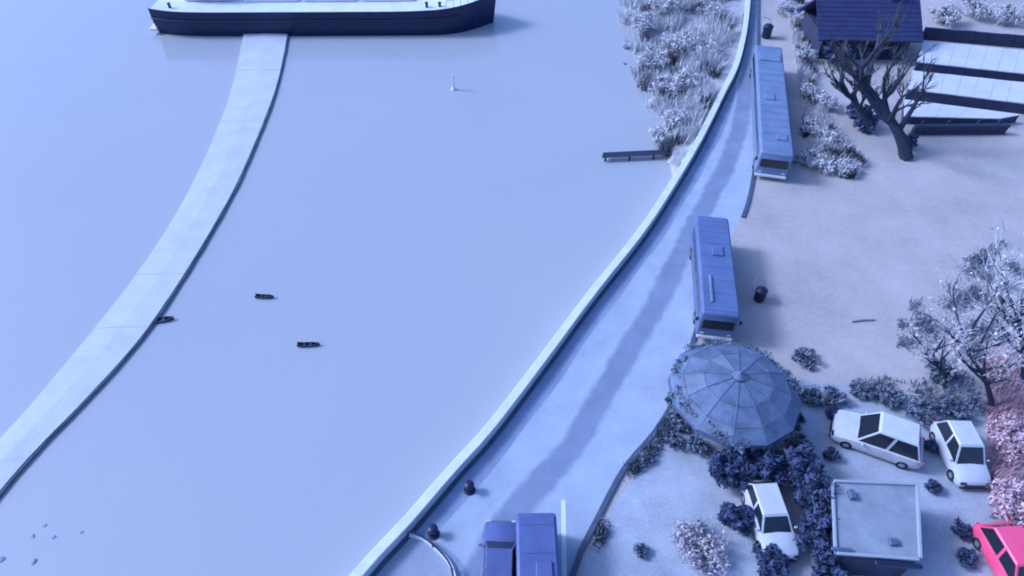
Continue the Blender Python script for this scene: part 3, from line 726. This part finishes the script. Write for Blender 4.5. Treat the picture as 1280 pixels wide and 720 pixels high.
# pinkish shrub left of the evergreens
shrub('pinkish_bush', 'pale faintly pinkish dry bush left of the dark evergreens', 872, 690, 1.35, 1.1, 401, m_pale_pink, m_mid, 2700, 600, .08, 'pinkish bushes', 22)
shrub('pinkish_bush', 'pinkish bush behind the red car at the right edge', 1262, 640, 1.3, 1.5, 402, m_pink, m_mid, 3800, 450, .085, 'pinkish bushes', 22)
shrub('pinkish_bush', 'pinkish bush at the right edge beside the white forward facing car', 1262, 560, 1.4, 1.8, 403, m_pink, m_mid, 3800, 450, .085, 'pinkish bushes', 22)
# low growth behind the white cars
for i, (u, v, r, h, wd) in enumerate([(1040, 500, .5, .6, 'at the left end behind the slanted white car'), (1075, 492, .5, .6, 'behind the roof of the slanted white car'), (1110, 500, .55, .7, 'behind the tail of the slanted white car'),
                                      (1150, 520, .8, 1.0, 'between the two white cars'), (1190, 512, .9, 1.1, 'behind the forward facing white car'), (1004, 450, .6, .5, 'right of the round pavilion toward the yard'), (1012, 500, .6, .6, 'right of the round pavilion near the slanted car'),
                                      (1170, 470, .8, 1.0, 'under the bare tree at the yard edge')]):
    shrub('low_bush', 'low blue grey bush ' + wd, u, v, r * 1.35, h, 500 + i, m_mid, m_ever, 1100, 350, .1, 'low bushes behind the cars')
for i, (u, v, r, h, wd) in enumerate([(850, 478, .6, .9, 'at the upper left foot of the round pavilion'), (844, 505, .6, .9, 'at the left foot of the round pavilion'), (850, 535, .6, .8, 'at the lower left foot of the round pavilion'), (870, 562, .6, .8, 'in front of the round pavilion'),
                                      (988, 530, .6, .9, 'at the right foot of the round pavilion'), (990, 565, .7, 1.2, 'at the lower right foot of the round pavilion')]):
    shrub('hedge_bush', 'dark blue bush ' + wd, u, v, r, h, 530 + i, m_mid, m_ever, 900, 600, .1, 'bushes round the pavilion')
for i, (u, v, r, h, wd) in enumerate([(1040, 520, .4, .7, 'at the nose of the slanted white car, farther back'), (1036, 572, .4, .6, 'at the nose of the slanted white car, nearer the garage'), (1160, 562, .4, .7, 'squeezed between the tails of the two white cars'),
                                      (1163, 612, .4, .6, 'beside the garage, left of the forward facing white car'), (1200, 668, .5, .7, 'between the garage and the red car, farther back'), (1204, 700, .5, .6, 'between the garage and the red car, nearer the bottom edge')]):
    shrub('edging_bush', 'small navy bush ' + wd, u, v, r, h, 580 + i, m_ever, m_mid, 900, 250, .09, 'small navy bushes around the cars')
# tufts along the kerb left of the pavilion
for i, (u, v, r, h, wd) in enumerate([(848, 520, .5, .9, 'nearest the pavilion'), (842, 555, .5, .7, 'in the middle of the kerb row'), (805, 575, .4, .5, 'beside the kerb, left of the others'), (800, 690, .35, .4, 'alone on the pale ground near the pinkish bush')]):
    shrub('kerb_bush', 'small dark bush ' + wd, u, v, r, h, 560 + i, m_mid, m_ever, 500, 260, .09, 'small bushes by the kerb')

def bare_tree(label, u, v, h, lean, seed, r0=.16, spread=.55, limbs=6, levels=3, pale=0, leaf=None, nl=700, group='bare trees'):
    random.seed(seed); rng = np.random.default_rng(seed)
    t = thing('bare_tree', label, 'tree', at(u, v), 0, group)
    lean = Vector((lean[0], lean[1], 0))
    P = [Vector((0, 0, 0))]; n = 7
    for i in range(1, n): P.append(Vector((0, 0, h * .72 * i / (n - 1))) + lean * (i / (n - 1)) ** 1.3 + Vector((random.uniform(-.12, .12), random.uniform(-.12, .12), 0)))
    tr = obj('trunk', tube(BM(), P, [r0 * (1 - .75 * i / (n - 1)) for i in range(n)], 8), m_bark, t, True)
    tips = []
    tw_bm = BM(); pale_bm = BM()
    def grow(p, d, L, r, lev):
        q = [p]; dd = d.copy()
        for i in range(3):
            dd = (dd + Vector((random.uniform(-.25, .25), random.uniform(-.25, .25), random.uniform(-.05, .22)))).normalized(); q.append(q[-1] + dd * L / 3)
        tube(pale_bm if pale and lev <= 1 and random.random() < pale else tw_bm, q, [r, r * .8, r * .6, r * .35], 4 if r > .02 else 3)
        tips.append(q[-1])
        if lev > 0:
            for k in range(random.choice((3, 4))):
                b = q[random.choice((1, 2, 3))]
                grow(b, (dd + Vector((random.uniform(-1, 1), random.uniform(-1, 1), random.uniform(-.3, .6))) * spread * 1.2).normalized(), L * random.uniform(.5, .75), r * .55, lev - 1)
    ld = lean.normalized() if lean.length > .01 else Vector((0, 0, 0))
    for k in range(limbs):
        f = .35 + .65 * k / max(1, limbs - 1); i = min(n - 2, int(f * (n - 1))); p = P[i].lerp(P[i + 1], f * (n - 1) - i)
        a = k * 2.4 + random.uniform(-.4, .4)
        d = (Vector((math.cos(a), math.sin(a), .75)) * .8 + ld * .55).normalized(); L = h * random.uniform(.26, .4)
        q = [p, p + d * L * .5 + Vector((0, 0, .06)), p + d * L + Vector((0, 0, .22 * L))]
        obj('branch', tube(BM(), q, [r0 * .5, r0 * .36, r0 * .2], 6), m_bark, t, True)
        for s in range(3): grow(q[1].lerp(q[2], s / 2), (d + Vector((random.uniform(-.7, .7), random.uniform(-.7, .7), .3)) * spread * 1.4).normalized(), L * .7, r0 * .2, levels - 1)
    obj('twigs', tw_bm, m_twig, t, kind='stuff')
    if pale: obj('pale_twigs', pale_bm, m_frost, t, kind='stuff')
    else: pale_bm.free()
    if leaf: np_mesh('foliage', leaves(rng, [tuple(p) for p in tips], [.25] * len(tips), nl, .085), 4, leaf, t)
    return t
bare_tree('large bare tree leaning left over the yard at the right edge', 1279, 478, 6.8, (-2.4, 1.4), 31, .22, .7, 13, 3, .93, m_frost, 450)
bare_tree('bare pale tree spreading toward the yard, left of the large bare tree', 1240, 510, 6.4, (-3.4, 1.0), 32, .17, .75, 14, 3, .92, m_pale_pink, 550)
bare_tree('low bare pale tree at the yard edge, lowest and leftmost of the pale trees', 1182, 488, 3.6, (-1.6, .8), 36, .15, .8, 11, 3, .92, m_pale_pink, 300)
bare_tree('dark bare tree leaning left in front of the dark house', 1133, 198, 8.0, (-5.0, 3.2), 33, .55, .5, 11, 3, 0, None)
bare_tree('small dark bare tree left of the leaning one, below the house', 1086, 166, 5.0, (-3.0, 2.0), 34, .36, .5, 9, 3, 0, None)
for i, (u, v, r, h, wd) in enumerate([(1068, 150, .7, 1.2, 'under the leaning tree'), (1080, 160, .7, 1.0, 'at the foot of the small bare tree'), (1040, 80, 1.0, 1.6, 'in front of the dark house, left side'), (1090, 72, .9, 1.4, 'in front of the dark house, middle'), (1132, 185, .45, 1.0, 'at the foot of the leaning tree')]):
    shrub('dark_shrub', 'dark navy shrub ' + wd, u, v, r * 1.5, h * 1.4, 600 + i, m_ever, m_frost, 1900, 120, .15, 'dark shrubs below the house')
# thicket beyond the sheds
for i, (u, v, r, h, wd) in enumerate([(1178, 30, 1.3, 1.8, 'next to the dark house'), (1215, 22, 1.3, 1.8, 'second from the dark house'), (1250, 30, 1.2, 1.6, 'third from the dark house'), (1285, 25, 1.2, 1.6, 'at the right edge'), (1195, -8, 1.4, 2.2, 'in the rear row behind the second one')]):
    shrub('thicket_bush', 'pale twiggy bush beyond the white sheds, ' + wd, u, v, r * 1.4, h * 1.2, 640 + i, m_frost, m_twig, 2200, 600, .1, 'bushes beyond the white sheds')
# low weathered log on the yard
a, b = at(1060, 403), at(1098, 400)
lg = thing('yard_log', 'thin weathered log lying on the open yard near the bare trees', 'log', ((a + b) / 2).to_tuple(), math.atan2((b - a).y, (b - a).x))
obj('trunk', tube(BM(), [(-.75, 0, .06), (0, .04, .07), (.75, 0, .06)], [.07, .07, .05], 8), m_flat, lg, True)

# ------------------------------------------------------------ dry grass and reeds: nobody could count the blades
def in_poly(x, y, P):
    c = np.zeros(len(x), bool); j = len(P) - 1
    for i in range(len(P)):
        xi, yi, xj, yj = P[i][0], P[i][1], P[j][0], P[j][1]
        m = ((yi > y) != (yj > y)); c ^= m & (x < (xj - xi) * (y - yi) / (yj - yi + 1e-12) + xi); j = i
    return c
def grass(name, px, n, h, seed, m, wd=.035, clump=40, cr=.5, z=lambda x, y: 0, lean=.25):
    P = [at(*p) for p in px]; rng = np.random.default_rng(seed)
    x0, x1 = min(p.x for p in P), max(p.x for p in P); y0, y1 = min(p.y for p in P), max(p.y for p in P)
    cx, cy = rng.uniform(x0, x1, clump * 3), rng.uniform(y0, y1, clump * 3); ok = in_poly(cx, cy, P); cx, cy = cx[ok][:clump], cy[ok][:clump]
    i = rng.integers(0, len(cx), n); x = cx[i] + rng.normal(size=n) * cr; y = cy[i] + rng.normal(size=n) * cr
    ok = in_poly(x, y, P); x, y = x[ok], y[ok]; n = len(x); a = rng.random(n) * 6.283; hh = h * (.45 + .8 * rng.random(n))
    zz = np.array([z(u, v) for u, v in zip(x, y)]) if callable(z) else np.full(n, z)
    b = np.stack([x, y, zz - .03], 1); dx = np.stack([np.cos(a), np.sin(a), 0 * a], 1) * wd * (.6 + rng.random(n))[:, None]
    tip = b + np.stack([rng.normal(size=n) * lean * hh, rng.normal(size=n) * lean * hh, hh], 1)
    return np_mesh(name, np.stack([b - dx, b + dx, tip], 1).reshape(-1, 3), 3, m, None, 'stuff')
bo = [p for p in bank_out]; bi = [p for p in bank_in]
def bank_z(x, y):
    j = min(range(30), key=lambda k: abs(bo[k].y - y)); a, b = bo[j].x, bi[j].x; t = min(1, max(0, (x - a) / max(.1, b - a)))
    return (WZ - .25) + t ** .8 - .05
bp_ = [(770, -60), (776, 20), (790, 80), (806, 130), (824, 175), (842, 208), (858, 200), (880, 150), (900, 100), (915, 50), (922, -20), (926, -70)]
grass('riverbank_reeds', bp_, 22000, 1.25, 1, m_frost, .055, 120, .55, bank_z)
grass('riverbank_reeds', bp_, 5200, 1.25, 2, m_twig, .045, 55, .28, bank_z)
yp = [(1000, -20), (1012, 60), (1024, 110), (1050, 165), (1078, 200), (1074, 224), (1040, 222), (1004, 214), (1004, 160), (996, 80), (984, 20), (975, -40)]
grass('dry_grass', yp, 14000, .6, 3, m_frost, .045, 130, .5)
grass('dry_grass', yp, 6500, .75, 4, m_twig, .05, 75, .2)
vp = [(860, 470), (842, 500), (812, 552), (776, 592), (752, 640), (736, 690), (748, 700), (770, 640), (792, 600), (828, 560), (856, 520)]
grass('verge_grass', vp, 4200, .4, 5, m_mid, .04, 60, .3)
cp = [(1120, 400), (1180, 330), (1280, 290), (1280, 520), (1180, 520), (1120, 500), (1030, 500), (1030, 480), (1120, 470)]
grass('yard_grass', cp, 4500, .45, 6, m_mid, .04, 70, .35)
pp = [(1228, 440), (1280, 440), (1280, 640), (1236, 650)]
grass('pinkish_grass', pp, 5000, .6, 7, m_pink, .05, 40, .6)
